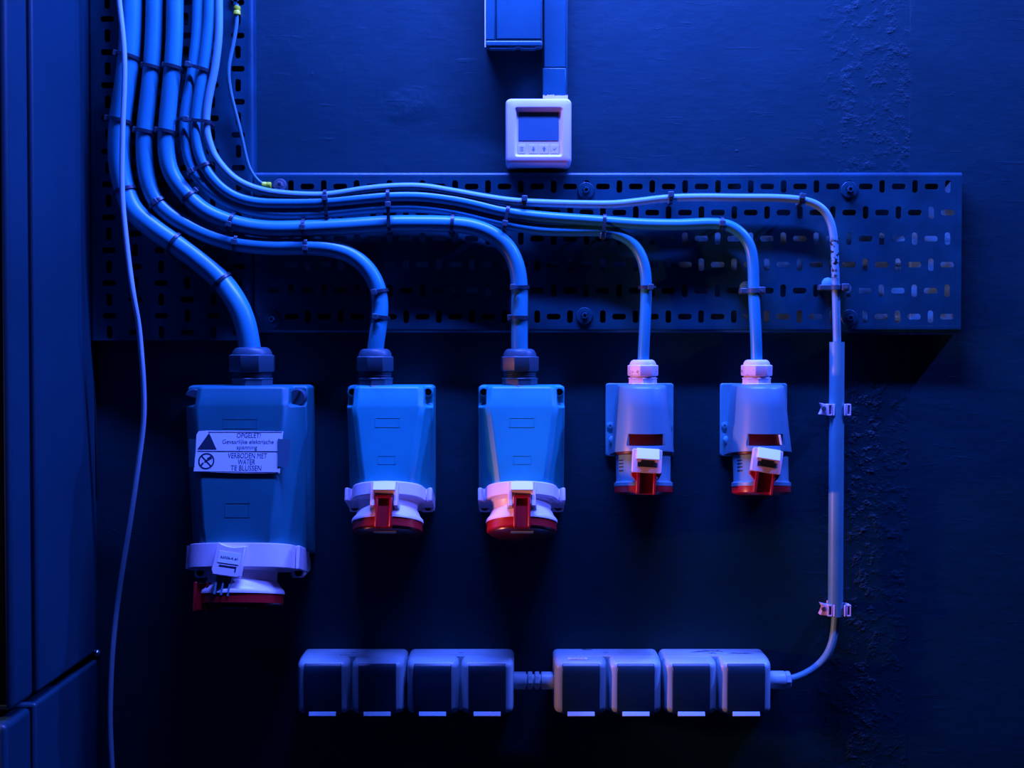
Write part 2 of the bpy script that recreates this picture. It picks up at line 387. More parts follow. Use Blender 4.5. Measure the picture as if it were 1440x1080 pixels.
C[2] = cable('power_cable', [(219,-90,d2),(218,-40,d2),(217,0,d2),(216,45,d2),(213,95,d2),(207.5,145,d2),(203.5,185,d2),(203,215,d2),(207,250,d2),(219,282,d2),(239,302,d2),(267,319,d2),(299,333,d2),(333,342,d2),(384,347,d2),(431,347,d2),(465,350,d2),(492,358,d2),(514,375,d2),(528,397,d2),(534,420,d2),(534,446,.040),(531,468,.042),(528,490,.042),(527.5,500,.042)],
   CW[2], 'cable', 'thick cable running along the bottom of the bundle to the second socket from the left')
C[3] = cable('power_cable', [(247,-90,d3),(247,-40,d3),(246,0,d3),(245.5,45,d3),(242.5,95,d3),(237,150,d3),(234,190,d3),(234,215,d3),(240,242,d3),(257,268,d3),(287,296,d3),(326,313,d3),(370,321.5,d3),(428,321.5,d3),(483,319,d3),(544,315,d3),(594,314.5,d3),(636,315.5,d3),(664,319,d3),(691,329,d3),(713,347,d3),(725,370,d3),(730,396,d3),(730.5,442,.041),(730.5,488,.042),(731,500,.042)],
   CW[3], 'cable', 'thick cable bending down to the third socket from the left, below the thermostat')
C[4] = cable('power_cable', [(280,-90,d4),(280,-40,d4),(279,0,d4),(277,50,d4),(271.5,97,d4),(263,145,d4),(260,175,d4),(262,205,d4),(268,230,d4),(280,252,d4),(297,269,d4),(319,284,d4),(341,293,d4),(363,298,d4),(400,301,d4),(461,299,d4),(511,294,d4),(547,291.5,d4),(594,292,d4),(639,298,d4),(678,307,d4),(716,316,d4),(758,323,d4),(800,324.5,d4),(849,325,d4),(872,330,d4),(891,343,d4),(902.5,362,d4),(908,386,d4),(908.6,414,.037),(907,456,.040),(905,498,.042),(904.5,518,.042)],
   CW[4], 'cable', 'cable bending down to the fourth socket, the left one of the two small sockets')
C[5] = cable('power_cable', [(296,-90,d5),(296,-40,d5),(295,0,d5),(294,30,d5),(290,70,d5),(286,97,d5),(280,135,d5),(276,172,d5),(276.5,200,d5),(282,222,d5),(292,242,d5),(308,261,d5),(324,273,d5),(341,280.5,d5),(363,285,d5),(400,286,d5),(453,285,d5),(511,280,d5),(547,277,d5),(594,277,d5),(643,283,d5),(671,289,d5),(699,296,d5),(727,301,d5),(760,305,d5),(843,311,d5),(899,315,d5),(954,316,d5),(1004,314.5,d5-.003),(1027,318,d4),(1045,331,d4),(1055,348,d4),(1059,373,d4),(1060,409,.037),(1061.5,442,.040),(1063,470,.042),(1064,506,.042),(1064,518,.042)],
   CW[5], 'cable', 'cable bending down to the rightmost of the five sockets')
d6b = g+.010+CW[6]
C[6] = cable('power_cable', [(309,-90,d6),(309,-40,d6),(308,0,d6),(307.5,50,d6),(302,97,d6),(294,135,d6),(290,165,d6),(290.5,185,d6),(295,203,d6),(302,220,d6),(314,236,d6),(328,250,d6),(345,260,d6),(368,268,d6),(400,273,d6),(453,275,d6),(477,272.5,d6),(511,267,d6),(553,263,d6),(594,263,d6),(636,269.5,d6),(678,277,d6),(719,283,d6),(761,285.5,d6b),(815,287,d6b),(865,287,d6b),(899,283.5,d6b),(938,279,d6b),(982,277.5,d6b),(1038,278,d6b),(1093,278.5,d6b),(1125,281,d6b),(1145,286,d6b),(1160,297,d6b),(1169,315,d6b),(1173,340,d6b),(1174.5,375,d6b),(1175.5,414,d6b-.002),(1176.5,456,.030),(1177,481,.028),(1177.5,650,.028),(1176,850,.028),(1174.5,872,.028),(1172.5,894,.029),(1165.5,917,.030),(1150.5,936,.030),(1129,949.5,.030),(1110,955.5,.030),(1092,956,.030)],
   CW[6], 'cable6', 'thinnest tray cable, along the top of the bundle, down through the conduit')
dT = 0.062
cable('thin_cable', [(163,-90,dT),(165,-40,dT),(167.5,0,dT),(171,31,dT),(174,62,dT),(175.3,94,dT),(174.8,125,dT),(173,167,dT),(172,208,dT),(171.5,240,dT),(172.5,283,dT),(175.5,317,dT),(181,367,dT),(188,417,dT),(195,458,.055),(199,500,.050),(202,545,.045),(202,590,.04),(195,650,.035),(183,735,.03),(172.5,800,.025),(164,860,.02),(157.5,930,.02),(155,1015,.02),(158,1085,.02),(161,1160,.02)],
   3.2e-3, 'thin', 'thin pale cable hanging loose down the left of the wall to the bottom edge')
cable('thin_cable', [(120,-90,.012),(120,0,.012),(121,150,.012),(122,250,.012),(124.5,330,.012),(127,420,.010),(131,520,.008),(134.6,600,.006),(137,700,.005)],
   1.6e-3, 'wirebk', 'very thin black cable lying along the side of the tall cabinet')

# ------------------------------------------------------------------ cable ties
def near(ps, q):
    i = min(range(1, len(ps)-1), key=lambda k: (ps[k]-q).length); return ps[i], (ps[i+1]-ps[i-1]).normalized()
def tie(cs, px, py, head, label, skew=0.0, wd=0.0042, light=False, ends=None):
    pts = [near(C[c], P(px, py, dep(c))) for c in cs]
    t = sum((q[1] for q in pts), Vector()).normalized(); t = (t-Vector((0, t.y, 0))).normalized()
    if skew: t = Matrix.Rotation(skew, 3, 'Y') @ t
    n1 = t.cross(Vector((0, 1, 0))).normalized()
    if n1.x < 0 and abs(n1.x) > abs(n1.z): n1 = -n1
    elif abs(n1.z) >= abs(n1.x) and n1.z > 0: n1 = -n1      # so +n1 = right, or down
    c0 = sum((q[0] for q in pts), Vector())/len(pts)
    lo = min((q[0]-c0).dot(n1)-CW[c] for q, c in zip(pts, cs)); hi = max((q[0]-c0).dot(n1)+CW[c] for q, c in zip(pts, cs))
    front = max(-q[0].y+CW[c] for q, c in zip(pts, cs))+.0007
    back = g+.0006
    a = (hi-lo)/2+.0009; cen = c0+n1*((hi+lo)/2); cen.y = 0
    rr = min(min(CW[c] for c in cs)+.0007, a, (front-back)/2)
    def loop(off):
        out = []
        aa = a+off; f_, b_ = front+off, back
        r = rr+off*0.5
        for (sx_, sy_, a0) in ((1,1,0),(-1,1,pi/2),(-1,-1,pi),(1,-1,3*pi/2)):
            for k in range(7):
                an = a0+pi/2*k/6
                u = sx_*(aa-r)+r*cos(an); v = (f_-r if sy_ > 0 else b_+r)+r*sin(an)
                out.append(cen+n1*u+Vector((0, -v, 0)))
        return out
    inn, out_ = loop(0.0), loop(0.0012); h = t*wd/2
    rings = [[p-h for p in inn], [p-h for p in out_], [p+h for p in out_], [p+h for p in inn], [p-h for p in inn]]
    o = cen.copy(); o.y = -front
    T = thing('cable_tie', o, label, 'cable tie', 'cable ties around the cables')
    mm = MB().rings(rings, False, False); mm.v = [v-o for v in mm.v]
    mm.obj('strap', 'black', T)
    # head block, with the cut tail
    hx = max(-a-.0015, min(a+.0015, head*S*.97)); edge = abs(hx) > a*.72
    hy = -(front+.0022) if not edge else -(front-rr*.75)
    hc = cen+n1*hx+Vector((0, hy, 0)); hc.y = hy
    def F(u, v, w_): return hc+n1*u+Vector((0, -v, 0))+t*w_-o
    hm = MB(); s3 = .0036
    hm.box(-s3, s3, -.0026, .0026, -s3, s3, F)
    hm.obj('head', 'gland', T, bevel=.0008)
    MB().box(-.0012, s3+.0025, .0006, .0017, -.0014, .0014, F).obj('tail', 'gland', T)
    return T
TIES = [
 ([1],182,77,-17,'thickest cable near the top, crossed by the thin pale cable',.15),
 ([1],169,168,-17,'thickest cable at the height of the thermostat top',.08),
 ([1],176,266,-15,'thickest cable where it starts to bend',.0),
 ([1],246,340,14,'thickest cable on its diagonal run, the upper one of two',.0),
 ([1],314,395,-15,'thickest cable above the largest socket',.0),
 ([2],213,93,-10,'second cable from the left near the top',.1),
 ([2],204,185,-12,'second cable on the vertical run, lower one',.1),
 ([3],243,95,-10,'third cable from the left near the top',.1),
 ([3],234,185,-12,'third cable on the vertical run, lower one',.1),
 ([4,5],278,97,-11,'fourth and fifth cables together, near the top',.1),
 ([4,5,6],275,171,-9,'the three thinner cables on the vertical run',.05),
 ([4,5],283,238,-10,'the thinner cables where they start to bend',.0),
 ([2],222,283,0,'second thick cable at the start of its bend',.0),
 ([3],266,278,13,'third thick cable in its bend, head hanging below',.0),
 ([3],327,312,4,'third thick cable at the end of its bend',.0),
 ([3],430,321,0,'upper thick cable, directly above another tie',.0),
 ([2],331,341,0,'lowest horizontal cable, the left one of two',.0),
 ([2],432,346,3,'lowest horizontal cable, the right one of two',.0),
 ([4,5,6],461,287,-8,'three thinner cables together on the left of the tray',.0),
 ([3,4,5],547,296,-8,'three horizontal cables where the bundle is highest',.0),
 ([3],637,316,11,'thick cable just before it bends to the third socket',.0),
 ([4,5],712,306,9,'two cables together under the left corner of the thermostat',.0),
 ([6],734,283,-4,'top thin cable under the thermostat',.0),
 ([4,5],849,317,14,'two cables together right of the middle bolts',.0),
 ([6],941,278,-4,'top thin cable halfway along the right of the tray',.0),
 ([5],1012,314,0,'cable just before it bends down to the rightmost socket',.0),
 ([6],1126,281,-4,'top thin cable just before it bends down to the conduit',.0),
 ([2],534,411,-5,'cable above the second socket, the upper one of two',.0),
 ([2],533,445,-5,'cable above the second socket, the lower one of two',.0),
 ([3],730,407,-9,'cable above the third socket, the upper one of two',.0),
 ([3],730,446,-13,'cable above the third socket, the lower one of two',.0),
 ([4],908,407,5,'cable above the fourth socket',.0),
]
for cs, px, py, hd, lb, sk in TIES: tie(cs, px, py, hd, 'black cable tie around the '+lb, sk)

def clamp(cidx, px, py, x0, x1, label, hx):
    q, t = near(C[cidx], P(px, py, dep(cidx))); o = Vector((q.x, -g-.0002, q.z))
    T = thing('cable_clamp', o, label, 'cable clamp', 'clamps holding cables upright on the tray')
    r = CW[cidx]; a, b = (x0-px)*S*.97, (x1-px)*S*.97; yc = q.y+g
    MB().box(a, b, yc+r*.2, 0, -.0035, .0035).obj('base', 'gland', T, bevel=.001)
    m_ = MB()
    ring_i = [(cos(k*pi/12), sin(k*pi/12)) for k in range(13)]
    pts = [((r+.0016)*c, (r+.0016)*s_) for c, s_ in ring_i]+[((r+.0003)*c, (r+.0003)*s_) for c, s_ in ring_i[::-1]]
    m_.prism(pts, -.0032, .0032, lambda u, v, w_: Vector((u, yc-v, w_))); m_.obj('strap', 'gland', T, bevel=.0004)
    MB().box(hx*S-.0045, hx*S+.0045, yc-.006, yc+.004, -.0045, .0045).obj('block', 'gland', T, bevel=.001)
    MB().lathe([(.0022, 0), (.0022, .0012)], (hx*S, yc-.006, 0), (0, -1, 0), 12).obj('screw', 'zinc', T)
    m_ = MB().lathe([(.0085, 0), (.0065, .001), (.003, .002)], (-.006 if a < -.015 else -.003, 0, .005), (0, -1, 0), 11); m_.obj('adhesive', 'greyplate', T)
clamp(5, 1061, 408, 1043, 1076, 'dark clamp on the cable above the rightmost socket', 10)
clamp(6, 1175.5, 405, 1153, 1192, 'dark clamp on the thin cable above the conduit, stuck on with pale adhesive', 12)

# ------------------------------------------------------------------ earth wire
def crimp(o, ax, L, r, parent, m='yellow'):
    MB().lathe([(r*.75, -L/2), (r, -L/2+.0006), (r, -.001), (r*.88, 0), (r, .001), (r, L/2-.0006), (r*.75, L/2)], o, ax, 20).obj('crimp', m, parent)
ew = [(333,6,.026),(333.5,20,.026),(332,40,.027),(327,68,.029),(322,92,.031),(321.5,108,.031),(325,132,.030),(332,160,.029),(339,188,.028),(345,215,.027),(350,234,.027),(357,247,.027),(367,258,.026),(376,261,.026)]
ps = catmull([P(*p) for p in ew]); o0 = ps[-1]
T = thing('earth_wire', o0, 'thin earth wire with yellow crimps curving down beside the cable bundle', 'wire')
m_ = MB().tube(ps, lambda t: .0026-.0006*t, 12); m_.v = [v-o0 for v in m_.v]; m_.obj('wire', 'wire', T, angle=60)
crimp(P(333.3, 15, .026)-o0, (0, 0, -1), .0110, .0043, T)
crimp(P(375, 260.5, .026)-o0, (1, 0, -.05), .0115, .0042, T)
lug = MB(); lc = P(394, 261, .0235)-o0
lug.box(P(380, 261, .024).x-o0.x, lc.x-.006, lc.y-.0008, lc.y+.0008, lc.z-.0022, lc.z+.0022)
lug.lathe([(.0075, -.0008), (.0075, .0008)], lc, (0, -1, 0), 24); lug.obj('ring_lug', 'tray', T)
lug = MB(); lc = P(331, -6, .0235)-o0; lug.lathe([(.0075, -.0008), (.0075, .0008)], lc, (0, -1, 0), 24)
lug.box(lc.x-.0022, lc.x+.0022, lc.y-.0008, lc.y+.0008, lc.z-.012, lc.z); lug.obj('ring_lug', 'tray', T)
bolt(394, 261, .0248, 'shiny bolt through the earth wire lug at the inner corner of the trays', .0085, 'zinc', None)

# ------------------------------------------------------------------ sockets
def gland(T, x, y, z0, hw, hs, r_c, m='gland', mcap=None):
    """hs: base height, thread top, hex top, dome top (m)"""
    b, th, hx, dm = hs; o = Vector((x, y, z0)); zx = (0, 0, 1); k = 1/cos(pi/8)
    cap = MB().lathe([(hw*k*.97, th), (hw*k, th+.0015), (hw*k, hx-.001), (hw*.95, hx)], o, zx, 8, rot=pi/8+.12)
    cap.lathe([(hw*.93, hx-.002), (hw*.9, hx+(dm-hx)*.35), (hw*.8, hx+(dm-hx)*.8), (hw*.66, dm), (r_c+.0006, dm), (r_c+.0003, dm-.003)], o, zx, 32, True, True)
    g_ = cap.obj('cable_gland', mcap or m, T, bevel=.0006, angle=28)
    tm = MB(); n = 4; pr = []
    for i in range(n):
        z = b-.001+(th-b+.002)*i/n; dz = (th-b+.002)/n; pr += [(hw*.86, z), (hw*.92, z+dz*.4), (hw*.86, z+dz*.8)]
    tm.lathe(pr, o, zx, 32); tm.obj('thread', m, g_)
    bn = MB().lathe([(hw*1.03, 0), (hw*1.03, .0016), (hw*.98, .002), (hw*.98, b-.0015), (hw*1.02, b-.001), (hw*1.0, b)], o, zx, 8, rot=pi/8+.3)
    bn.obj('base_nut', m, g_, bevel=.0005, angle=28)

def big_socket(name, ox, label, W, zf, qf, rb, rr, lb, hr, th, d0, d1_, wt, wb, side, gl, t=radians(20), qb=None, mbody='grey', notch=True, gx=0.0, yb=.062, clipx=0.0, latchx=0.0, big=False, arc=None, WF=None):
    """W half width; zf z of the flange's front top edge; qf forward reach of the flange from the barrel axis; yb depth of the axis at the flange"""
    o = wallpt(ox, 540, 0); T = thing('socket_outlet', o, label, 'power socket')
    tt = tan(t)
    zax = zf-qf*sin(t)                      # flange top surface at the barrel axis
    def plane(y): return zax+(y-yb)*tt      # z of the flange's top surface at depth y
    A0 = Vector((0, -yb, zax)); ax = Vector((0, -sin(t), -cos(t))); pv = Vector((0, -cos(t), sin(t)))
    def A(x, s, r): return A0+ax*s+pv*r+Vector((x, 0, 0))
    # body --------------------------------------------------------------
    def dz(z): return d0+(d1_-d0)*(-z)/(-zf)
    def section(z, W_, sd, wf, d, wn=None, dn=None, sheared=False, r=0.004):
        wn = wn if wn else W_-.003; dn = dn if dn else sd
        pts = [(-W_, 0.0005), (-W_, sd*.55), (-W_, sd), (-wn, dn), (-wf-.0005, max(dn, d-.006)), (-wf+.006, d), (wf-.006, d), (wf+.0005, max(dn, d-.006)), (wn, dn), (W_, sd), (W_, sd*.55), (W_, 0.0005)]
        return [Vector((x, -y, (plane(y)-.003) if sheared else z)) for x, y in pts]
    rs = []
    hN = .024 if notch else .022
    k = .35
    rs.append(section(-.0005, W-.004, side-.002, wt-.004, d0-.008, wt-.004, side-.002))
    rs.append(section(-.003, W, side, wt-.001, d0-.004, wt+.001, side))
    rs.append(section(-.011, W, side, wt, d0-.001, wt+.001, side))
    rs.append(section(-hN, W, side, wt, dz(-hN), wt+.001, side))
    sT = side+.009; sB = side*.72
    rs.append(section(-hN-.0035, W, sT, wt+.002, dz(-hN-.004), W-.005, sT+.006))
    for f_ in (.35, .55, .75, .9):
        z = zf*f_; g_ = (f_-.2)/.8; sd_ = sT+(sB-sT)*g_; rs.append(section(z, W, sd_, wt+.002+(wb-wt-.002)*g_, dz(z), W-.004, sd_+.004*(1-g_)+.001))
    last = section(0, W, sB-.003, wb-.001, dz(zf), W-.004, sB-.002, True); rs.append(last)
    body = MB().rings(rs).obj('housing', mbody, T, bevel=.0022, seg=3, angle=30)
    # embossed name plates on the front
    sl = math.atan2(d1_-d0, -zf); nrm = Vector((0, -cos(sl), sin(sl))); dn_ = Vector((0, -sin(sl), -cos(sl)))
    def Fp(x, v, w_): return Vector((x, -d0, 0))+dn_*v+nrm*w_
    for (v0, v1, hwid) in ((.040, .052, W*.28), (.105*(-zf/.113)*.82, .118*(-zf/.113)*.82, W*.2)):
        e = MB(); 
        for (a_, b_, c_, d_) in ((-hwid, hwid, v0, v0+.0008), (-hwid, hwid, v1-.0008, v1), (-hwid, -hwid+.0008, v0, v1), (hwid-.0008, hwid, v0, v1)):
            e.box(a_, b_, c_, d_, -.001, .0003, Fp)
        e.obj('embossed_frame', mbody, T)
    # corner screws
    for sgn in (-1, 1):
        sx_ = sgn*(W-(.0065 if not big else .0105)); zz = -.009 if not big else -.015; rs_ = .0048 if not big else .0105
        if big:
            sc = MB().lathe([(rs_, 0), (rs_, .014), (rs_*.9, .016)], (sx_, -side+.002, zz), (0, -1, 0), 28)
            s_ = sc.obj('corner_screw', 'gland', T)
            sl_ = MB().box(-rs_*.9, rs_*.9, -.0003, .0012, -.0009, .0009, lambda u, v, w_, c=Vector((sx_, -side-.0146, zz)), an=(-.35 if sgn < 0 else 1.05): c+Vector((u*cos(an)-w_*sin(an), -v, u*sin(an)+w_*cos(an))))
            sl_.obj('slot', 'dark', s_)
        else:
            sc = MB().lathe([(rs_+.0012, 0), (rs_+.0012, .009), (rs_, .0095), (rs_-.0004, .0095), (rs_-.0004, .004)], (sx_, -side+.001, zz), (0, -1, 0), 24)
            s_ = sc.obj('corner_screw', mbody, T)
            MB().lathe([(rs_-.0006, 0.004), (rs_-.0006, .0052)], (sx_, -side+.001, zz), (0, -1, 0), 20).obj('screw_hole', 'dark', s_)
    gland(T, gx, -(.038 if not big else .046), -.003, gl[0], gl[1:5], gl[5], 'gland')
    # white flange -----------------------------------------------------------
    qb_ = -(yb-.012)/cos(t)
    aw = arc or W*.82
    WB = W; W = WF or W
    out = [(-W, qb_), (-W, .004), (-W+.004, .005), (-aw-.002, -.004+.002)]
    for k_ in range(21):
        a_ = pi-pi*k_/20
        if sin(a_) < .06: continue
        out.append((aw*cos(a_), qf*sin(a_)**(.8 if not big else .55)))
    out += [(aw+.002, -.002), (W-.004, .005), (W, .004), (W, qb_)]
    fl = MB().prism(out, 0, th, lambda u, v, w_: A(u, w_, v)).obj('flange', 'white', T, bevel=.0016, seg=3, angle=30)
    # lower lugs with screws
    for sgn in (-1, 1):
        zz = plane(.03)-th-.001
        lg = MB().box(sgn*(W-.017), sgn*(W-.0005), -.034 if not big else -.05, -.001, zz-.004, zz+.014).obj('lug', 'white', fl, bevel=.003, seg=3)
        MB().lathe([(.0048, 0), (.0048, .0008), (.0036, .0012), (.0034, -.0)], (sgn*(W-.0075), (-.034 if not big else -.05), zz+.003), (0, -1, 0), 20).obj('screw', 'black', fl)
    # barrel, collar, red ring, lid -----------------------------------------
    ba = MB().lathe([(rb+.004, th-.004), (rb+.0035, th), (rb+.0005, th+.003), (rb, th+.005), (rb-.0006, lb-.010), (rb+.0015, lb-.007), (rr-.004, lb-.002), (rr-.0005, lb+.002), (rr, lb+.0045), (rr, lb+.006)], A0, ax, 64, True, True)
    ba.obj('barrel', 'white', T, angle=30)
    rg = MB().lathe([(rr-.001, lb+.0055), (rr-.0012, lb+.006+hr*.2), (rr-.001, lb+.006+hr), (rr-.003, lb+.0075+hr), (rr-.01, lb+.0078+hr)], A0, ax, 64)
    rg.obj('locking_ring', 'red', T, angle=30)
    s0 = lb+.006+hr
    ld = MB().lathe([(rr-.004, s0), (rr-.0045, s0+.003), (rr-.009, s0+.005), (0.0001, s0+.006)], A0, ax, 64)
    lid = ld.obj('lid', 'reddark', T, angle=30)
    MB().box(-.0135, .0135, s0+.0055, s0+.0062, rr*.48, rr*.70, lambda u, v, w_: A(u, v, w_)).obj('label', 'outlet', lid)
    if not big:
        # white latch bracket and red hinge clip on the front
        q0 = qf+.0015
        la = MB(); x1 = .0165
        pts = [(-x1, .003), (x1, .003), (x1, .033), (x1-.0055, .033), (x1-.0055, .017), (-x1+.0055, .017), (-x1+.0055, .033), (-x1, .033)]
        la.prism([(u+latchx, v) for u, v in pts], q0-.004, q0+.007, lambda u, v, w_: A(u, v, w_+.0))
        lt = la.obj('latch', 'white', T, bevel=.001)
        MB().prism([(.0035, q0+.0065), (.0035, q0+.0072), (.0145, q0+.0125), (.0145, q0+.0065)], latchx-.0130, latchx+.0130, lambda u, v, w_: A(w_, u, v)).obj('label', 'label', lt)
        MB().box(latchx-x1-.001, latchx+x1+.001, .028, .034, q0-.008, q0-.002, lambda u, v, w_: A(u, v, w_)).obj('hinge_pin', 'outlet', lt)
        cl = MB()
        qc = rr+.0015; cl.box(-.0100, .0100, .022, s0+.004, rb-.002, qc, lambda u, v, w_: A(u, v, w_))
        for sg in (-1, 1):
            cl.box(sg*.0100, sg*.0068, .022, s0+.004, qc-.001, qc+.0045, lambda u, v, w_: A(u, v, w_))
        cl.box(-.0100, .0100, .020, .024, qc-.001, qc+.0045, lambda u, v, w_: A(u, v, w_))
        cl.obj('hinge_clip', 'red', T, bevel=.0009)
    return T, A, Fp, nrm, plane, fl

g2 = (.0225, .0115, .0200, .0385, .0475, CW[2])
S2 = big_socket('socket_outlet', 554, 'grey wall socket with white flange and red ring, second from the left', .0535, -.113, .0395, .036, .0435, .038, .010, .017, .066, .088, .043, .033, .038, (*g2,), gx=P(527,520,.042).x-wallpt(554,540).x)
S3 = big_socket('socket_outlet', 733, 'grey wall socket with white flange and red ring, middle one of the five', .0535, -.113, .0395, .036, .0435, .038, .010, .017, .066, .088, .043, .033, .038, (*g2,), gx=P(731,520,.042).x-wallpt(733,540).x)
g1 = (.0265, .0115, .0190, .0405, .0495, CW[1])
T1, A1, F1, n1_, pl1, fl1 = big_socket('socket_outlet', 362, 'largest socket with a dark grey housing and a Dutch warning sticker, leftmost', .0735, -.184, .046, .0415, .0510, .052, .011, .028, .086, .114, .056, .044, .054, g1, mbody='greybig', notch=False, gx=P(353.5,510,.050).x-wallpt(362,540).x, yb=.076, big=True, arc=.062, WF=.0685, t=radians(14))
# S1: white latch, tilted, and red clip on its left
def AT(x0, an):
    def f(u, v, w_):
        return A1(x0+u*cos(an)-v*sin(an), .012+v*cos(an)+u*sin(an), w_)
    return f
q0 = .0485
la = MB(); f_ = AT(-.003, .14)
n_ = 8; top = [(-.0165+.033*k/n_, -.010+.0035*sin(pi*k/n_)) for k in range(n_+1)]
la.prism(top+[(.0165, .026), (.013, .028), (-.016, .028), (-.0185, .022)], q0-.004, q0+.006, f_)
lt = la.obj('latch', 'white', T1, bevel=.0012)
lm = MB().box(-.0125, .0125, .000, .013, q0+.006, q0+.0065, f_); ll = lm.obj('label', 'label', lt)
tx = MB(); put_text(tx, 'A3036-A #1', -.0105, .0105, -.0080, -.0052, lambda u, v, w_: f_(u, -v, w_), .012, q0+.0067); tx.obj('lettering', 'ink', ll)
sl = MB().box(-.010, .009, .0155, .0170, q0+.0055, q0+.0064, f_).box(.009, .0105, .0155, .0215, q0+.0055, q0+.0064, f_); sl.obj('slot', 'ink', lt)
bs = MB()
for u0 in (-.0115, -.0035, .0045): bs.box(u0, u0+.0022, .026, .050, q0-.004, q0+.003, f_)
bs.box(-.0115, .0067, .026, .050, q0-.008, q0-.002, f_); bs.obj('hinge_spring', 'greysmall', lt, bevel=.0004)
cl = MB(); fA = lambda u, v, w_: A1(-.038+u, v, w_)
cl.box(-.0105, .0085, .046, .078, q0-.034, q0-.018, fA)
for u0 in (-.0105, .0045): cl.box(u0, u0+.0035, .045, .079, q0-.020, q0-.012, fA)
cl.obj('hinge_clip', 'red', T1, bevel=.0009)

# warning sticker on S1 ----------------------------------------------------
o1 = Vector(T1.location)
pp = o1+F1(0, .06, 0.0018)
def onface(px, py): return PP(px, py, pp, n1_)-o1
TLp, TRp, BRp, BLp = onface(276, 605.5), onface(398.5, 605.5), onface(393.5, 666), onface(272, 664.5)
def ST(u, v, w_=0.0):      # u,v in 0..1, v downwards
    a_ = TLp.lerp(TRp, u); b_ = BLp.lerp(BRp, u)
    bow = 0.0
    return a_.lerp(b_, v)+n1_*(w_+bow)
sm = MB().prism([(.03, .012), (.12, 0), (.55, .006), (1, .02), (.995, .5), (1, .99), (.5, 1.0), (0, .985), (.012, .5), (.006, .10)], -.0001, .0002, lambda u, v, w_: ST(u, v, w_))
st = sm.obj('warning_sticker', 'label', T1, smoothit=False)
st['label'] = 'white warning sticker with Dutch text, a dark triangle and a crossed-out circle'
SV = lambda u, v, w_=0: ST(u, v, w_+.00032)
tx = MB(); TX = lambda u, v, w_: SV(u, 1-v, w_)
def line(body, x0, x1, ybase, cap, bold=.0): put_text(tx, body, x0, x1, 1-ybase, 1-ybase+cap, TX, bold)
line('OPGELET!', .470, .745, .170, .110)
line('Gevaarlijke elektrische', .310, .900, .312, .100)
line('spanning', .480, .715, .440, .095)
line('VERBODEN MET', .385, .835, .650, .120)
line('WATER', .505, .705, .795, .118)
line('TE BLUSSEN', .428, .782, .938, .118)
tx.box(0.03, .985, .482, .500, -.0001, .00005, SV).box(.14, .985, .030, .044, -.0001, .00005, SV).box(.0, .985, .968, .978, -.0001, .00005, SV)
tx.obj('lettering', 'ink', st)
tr = MB(); tr.prism([(.150, .055), (.250, .450), (.028, .450)], -.0001, .00005, lambda u, v, w_: SV(u, v, w_)); tr.obj('warning_triangle', 'ink', st)
ci = MB(); cx_, cy_ = .140, .727; ar = (TRp-TLp).length/(TLp-BLp).length
N = 32; ro, ri = .195, .160
vo_ = [SV(cx_+ro*cos(2*pi*k/N)/ar, cy_+ro*sin(2*pi*k/N)) for k in range(N)]+[SV(cx_+ri*cos(2*pi*k/N)/ar, cy_+ri*sin(2*pi*k/N)) for k in range(N)]
ci.add(vo_, [(k, (k+1) % N, N+(k+1) % N, N+k) for k in range(N)])
def bar(x0, y0, x1, y1, wd):
    dx, dy = (x1-x0), (y1-y0); L_ = sqrt(dx*dx+dy*dy); nx, ny = -dy/L_*wd, dx/L_*wd
    ci.add([SV(cx_+a_/ar, cy_+b_) for a_, b_ in ((x0+nx, y0+ny), (x1+nx, y1+ny), (x1-nx, y1-ny), (x0-nx, y0-ny))], [(0,1,2,3)])
bar(-.13, -.13, .13, .13, .017); bar(.03, -.04, .12, -.09, .035); bar(-.04, .03, .03, -.03, .02); bar(-.12, .11, -.07, .04, .022)
ci.obj('no_water_symbol', 'ink', st)
for (a_, b_, c_, d_) in ((264.5, 276, 617, 657), (391, 408, 617, 657)):
    tp = MB(); c4 = [onface(a_, c_), onface(b_, c_+1), onface(b_-2, d_), onface(a_, d_-1)]
    lift = n1_*.0012
    c4 = [q+lift for q in c4]
    if a_ < 300: c4[0] = c4[0]-n1_*.005; c4[3] = c4[3]-n1_*.005
    else: c4[1] = c4[1]-n1_*.002; c4[2] = c4[2]-n1_*.002
    tp.add(c4, [(0,1,2,3)]); q = tp.obj('tape', 'tape', st, smoothit=False); m_ = q.modifiers.new('thickness', 'SOLIDIFY'); m_.thickness = .0004

